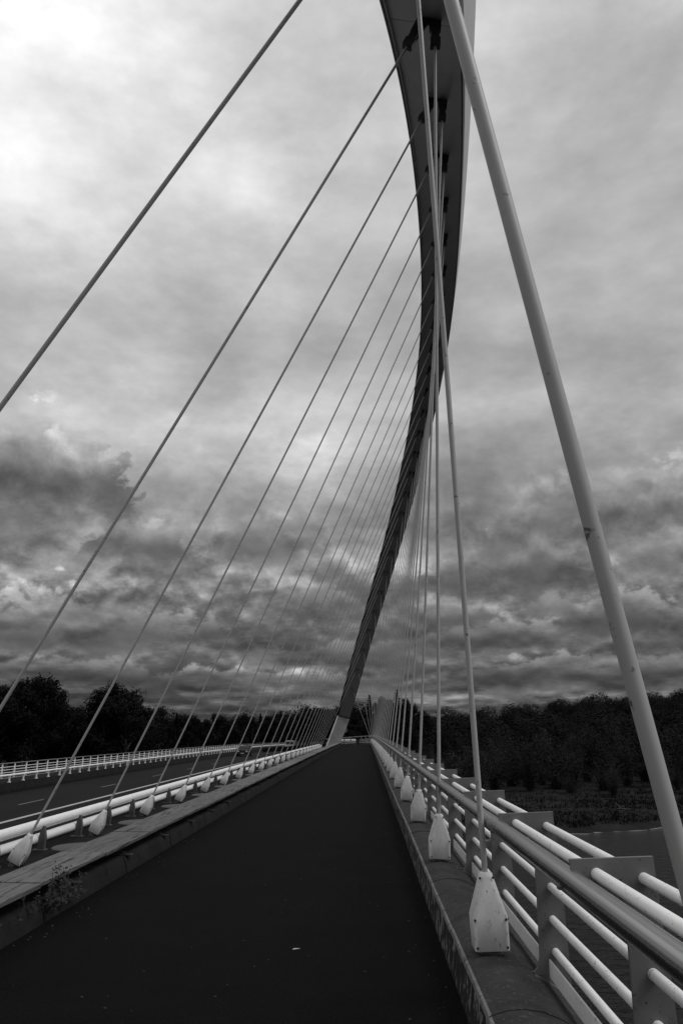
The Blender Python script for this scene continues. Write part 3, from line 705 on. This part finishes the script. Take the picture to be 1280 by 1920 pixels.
# bank grass
gm = MB(); gg = random.Random(3)
for _ in range(9000):
    x = gg.uniform(6, 90); y = shore(x)+abs(gg.gauss(0, 1))*14+2.5
    if y > 165: continue
    z = land(x, y); h = gg.uniform(.10, .40)*(.5+1.3*max(0, mnoise.noise(Vector((x*.10, y*.35, 2)))+.4)); a = gg.uniform(0, 6.28)
    for s_ in range(3):
        aa = a+s_*2.1; w = .05+.05*gg.random(); lean = gg.uniform(.1, .5)*h
        p = Vector((x+gg.gauss(0, .15), y+gg.gauss(0, .15), z-.05)); o = len(gm.v)
        gm.v += [tuple(p+Vector((math.cos(aa+1.57)*w, math.sin(aa+1.57)*w, 0))), tuple(p-Vector((math.cos(aa+1.57)*w, math.sin(aa+1.57)*w, 0))), tuple(p+Vector((math.cos(aa)*lean, math.sin(aa)*lean, h)))]
        gm.f.append((o, o+1, o+2))
gro = gm.build('bank_grass', M['grass'], fix=False); tag(gro, 'rough grass covering the river bank', 'grass', kind='stuff')
# bleached branch lying on the bank
brx, bry = pxX(1110, 113), 113.0
bz = land(brx, bry)
bt = tag(empty('driftwood', (brx, bry, bz)), 'bleached forked branch lying on the grassy river bank', 'branch')
MB().tube([(0, 0, .2), (.4, -.1, .3), (.9, -.2, .2), (1.6, -.3, .25)], [.03, .035, .03, .01], 6).build('limb', M['post'], bt, smooth=True)
MB().tube([(.4, -.1, .3), (.1, .1, .7), (-.2, .2, 1.1)], [.03, .025, .01], 6).build('fork', M['post'], bt, smooth=True)

# ------------------------------------------------------------------ vehicles on the road
def car(name, paint, x, y, label, cat, van=False):
    e = tag(empty(name, (x, y, -1.796+D(y))), label, cat)
    H = 1.95 if van else 1.47; w = .88
    side = [(-2.1, .28), (-2.12, .62), (-2.0, .90), (-1.15, 1.0), (-.45, H-.06), (.2, H), (1.3, H-.05), (1.9, 1.02), (2.08, .92), (2.1, .3)] if not van else [(-2.4, .3), (-2.42, .8), (-2.2, 1.05), (-1.7, 1.15), (-1.15, H-.08), (-.8, H), (2.3, H), (2.38, H-.1), (2.4, .3)]
    rings = []
    for f, inn in ((-1, .06), (-.97, 0), (-.8, 0), (.8, 0), (.97, 0), (1, .06)):
        ring = []
        for yy, z in side:
            tw = w*(1-.16*max(0, (z-.95)/(H-.95)))
            ring.append((f*tw, yy*(1-inn*.4), .28+(z-.28)*(1-inn*.5) if z > .3 else z))
        rings.append(ring)
    MB().loft(rings).build('body', paint, e, smooth=True, bevel=.03)
    zt = H-.13; zb = 1.04 if not van else 1.2
    yb0, yt0 = (-1.10, -.52) if not van else (-1.62, -1.2)
    ww = .72
    MB().add([(-ww, yb0-.035, zb), (ww, yb0-.035, zb), (ww*.88, yt0-.035, zt), (-ww*.88, yt0-.035, zt), (-ww, yb0+.02, zb), (ww, yb0+.02, zb), (ww*.88, yt0+.02, zt), (-ww*.88, yt0+.02, zt)], [(0, 1, 2, 3), (4, 7, 6, 5), (0, 4, 5, 1), (1, 5, 6, 2), (2, 6, 7, 3), (3, 7, 4, 0)]).build('windscreen', M['glass'], e)
    for s_ in (-1, 1):
        x0, x1 = s_*(w*.93), s_*(w*.80)
        mb = MB(); yl = (-.85, 1.25) if not van else (-1.3, .0)
        mb.loft([[(x0+s_*.012, yl[0], zb), (x0+s_*.012, yl[1], zb), (x1+s_*.022, yl[1]-.15, zt-.03), (x1+s_*.022, yl[0]+.45, zt-.03)], [(x0-s_*.03, yl[0], zb), (x0-s_*.03, yl[1], zb), (x1-s_*.03, yl[1]-.15, zt-.03), (x1-s_*.03, yl[0]+.45, zt-.03)]])
        mb.build('side_window', M['glass'], e)
        MB().box(s_*.62-.15, s_*.62+.15, side[1][0]-.02, side[1][0]+.12, .64, .80).build('headlight', M['lamp'], e, bevel=.02)
        MB().box(s_*.92-.10, s_*.92+.10, -.95, -.80, 1.0, 1.12).build('mirror', paint, e, bevel=.02)
        for yy in (-1.35, 1.3):
            wh = MB().loft([[(s_*xx_, yy+r*math.cos(t), .32+r*math.sin(t)) for t in (2*math.pi*k/18 for k in range(18))] for xx_, r in ((.66, .3), (.68, .32), (.86, .32), (.885, .29), (.885, .2), (.86, .18))])
            wv = wh.build('wheel', M['tyre'], e, smooth=True)
            MB().loft([[(s_*xx_, yy+r*math.cos(t), .32+r*math.sin(t)) for t in (2*math.pi*k/14 for k in range(14))] for xx_, r in ((.80, .19), (.875, .185), (.88, .05))]).build('rim', M['post'], wv, smooth=True)
    MB().box(-.5, .5, side[1][0]-.015, side[1][0]+.1, .34, .55).build('grille', M['bolt'], e, bevel=.015)
    MB().box(-.26, .26, side[1][0]-.03, side[1][0]-.012, .42, .52).build('number_plate', M['lamp'], e)
    return e
car('car', M['dark_car'], -17.4, 122, 'dark hatchback driving on the road beside the concrete barrier', 'car')
car('van', M['grey_car'], -14.7, 166, 'grey van with a pale load coming along the road beyond the dark car', 'van', van=True)

# ------------------------------------------------------------------ far end of the walkway: bollard, low wall, sign
z = DW(112)
bo = tag(empty('bollard', (-1.05, 111, DW(111))), 'dark square bollard at the far end of the walkway', 'bollard')
MB().box(-.22, .22, -.2, .2, -.3, .66).build('shaft', M['bolt'], bo, bevel=.02); MB().box(-.26, .26, -.24, .24, .66, 1.0).build('cap', M['concrete'], bo, bevel=.03)
lw = tag(empty('low_wall', (-2.6, 118, -.6)), 'low pale wall with dark opening crossing behind the walkway end', 'wall')
MB().box(-1.6, 1.5, -.15, .15, -1.2, .25).build('wall_base', M['concrete'], lw, bevel=.02)
MB().box(-1.65, 1.55, -.22, .22, .45, .75).build('coping', M['concrete_pale'], lw, bevel=.05)
MB().box(-1.5, 1.4, -.10, .10, .25, .45).build('recess', M['bolt'], lw)
sg = tag(empty('road_sign', (-2.9, 116, -.6)), 'pole with two pale round-edged sign plates right of the arch foot', 'sign')
MB().tube([(0, 0, -.6), (0, 0, 3.6)], .035, 8).build('pole', M['bolt'], sg, smooth=True)
def disc(cx, cz, rx, rz): return MB().loft([[(cx+rx*math.cos(t), q, cz+rz*math.sin(t)) for t in (2*math.pi*k/20 for k in range(20))] for q in (-.05, -.03)])
disc(.12, 2.0, .26, .38).build('sign_plate', M['post'], sg); disc(0, 2.85, .13, .22).build('sign_plate', M['concrete_pale'], sg)

# ------------------------------------------------------------------ small things on the walkway
wr = random.Random(8)
wd = tag(empty('weed', (-2.79, 7.75, .10)), 'scruffy leafy weed sprouting from the kerb below the timber ledge', 'weed')
lf = MB(); st = MB()
for i in range(26):
    y0_ = wr.gauss(0, .30); tip = Vector((wr.uniform(-.02, .22), y0_+wr.gauss(0, .14), wr.uniform(.02, .36))); b0 = Vector((0, y0_, -.06))
    mid = (b0+tip)/2+Vector((.05, 0, .05)); st.tube([b0, mid, tip], [.004, .003, .0015], 4)
    for j in range(9):
        t = wr.uniform(.25, 1.05); p = b0*(1-t)**2+mid*2*t*(1-t)+tip*t*t
        leaf_cloud([(p+Vector((wr.gauss(0, .02), wr.gauss(0, .02), wr.gauss(0, .015))), Vector((.3, -.3, .8)))], .022, lf, sq=1.2, rnd=wr)
st.build('stem', M['bark'], wd); o = lf.build('leaves', M['weed'], wd, fix=False); o['kind'] = 'stuff'
def scrap(x, y, s, lab):
    o = MB().add([(-.5*s, -.14*s, .0), (.1*s, -.2*s, .05*s), (.5*s, -.05*s, .02*s), (.45*s, .14*s, .0), (-.1*s, .16*s, .06*s), (-.48*s, .1*s, .01*s)], [(0, 1, 4, 5), (1, 2, 3, 4)]).build('paper_scrap', M['paper'], fix=True)
    sm = o.modifiers.new('thick', 'SOLIDIFY'); sm.thickness = .002
    o.location = (x, y, .006+D(y)); o.rotation_euler.z = wr.uniform(-.4, .4); tag(o, lab, 'litter')
scrap(-.53, 6.75, .06, 'small torn strip of pale paper lying on the dark walkway')
scrap(.40, 4.85, .03, 'tiny pale leaf scrap on the asphalt beside the outer kerb')
gm = MB()
for _ in range(260):
    x = wr.choice([wr.uniform(-2.7, .55), wr.uniform(.15, .55), wr.gauss(-2.6, .08)]); y = wr.uniform(3.6, 16); s = wr.uniform(.003, .008)
    if not -2.72 < x < .55: continue
    gm.box(x-s, x+s, y-s, y+s, -.001+D(y), s*.9+D(y))
tag(gm.build('grit', M['kerb_stone']), 'loose pale grit scattered over the dark walkway', 'grit', kind='stuff')
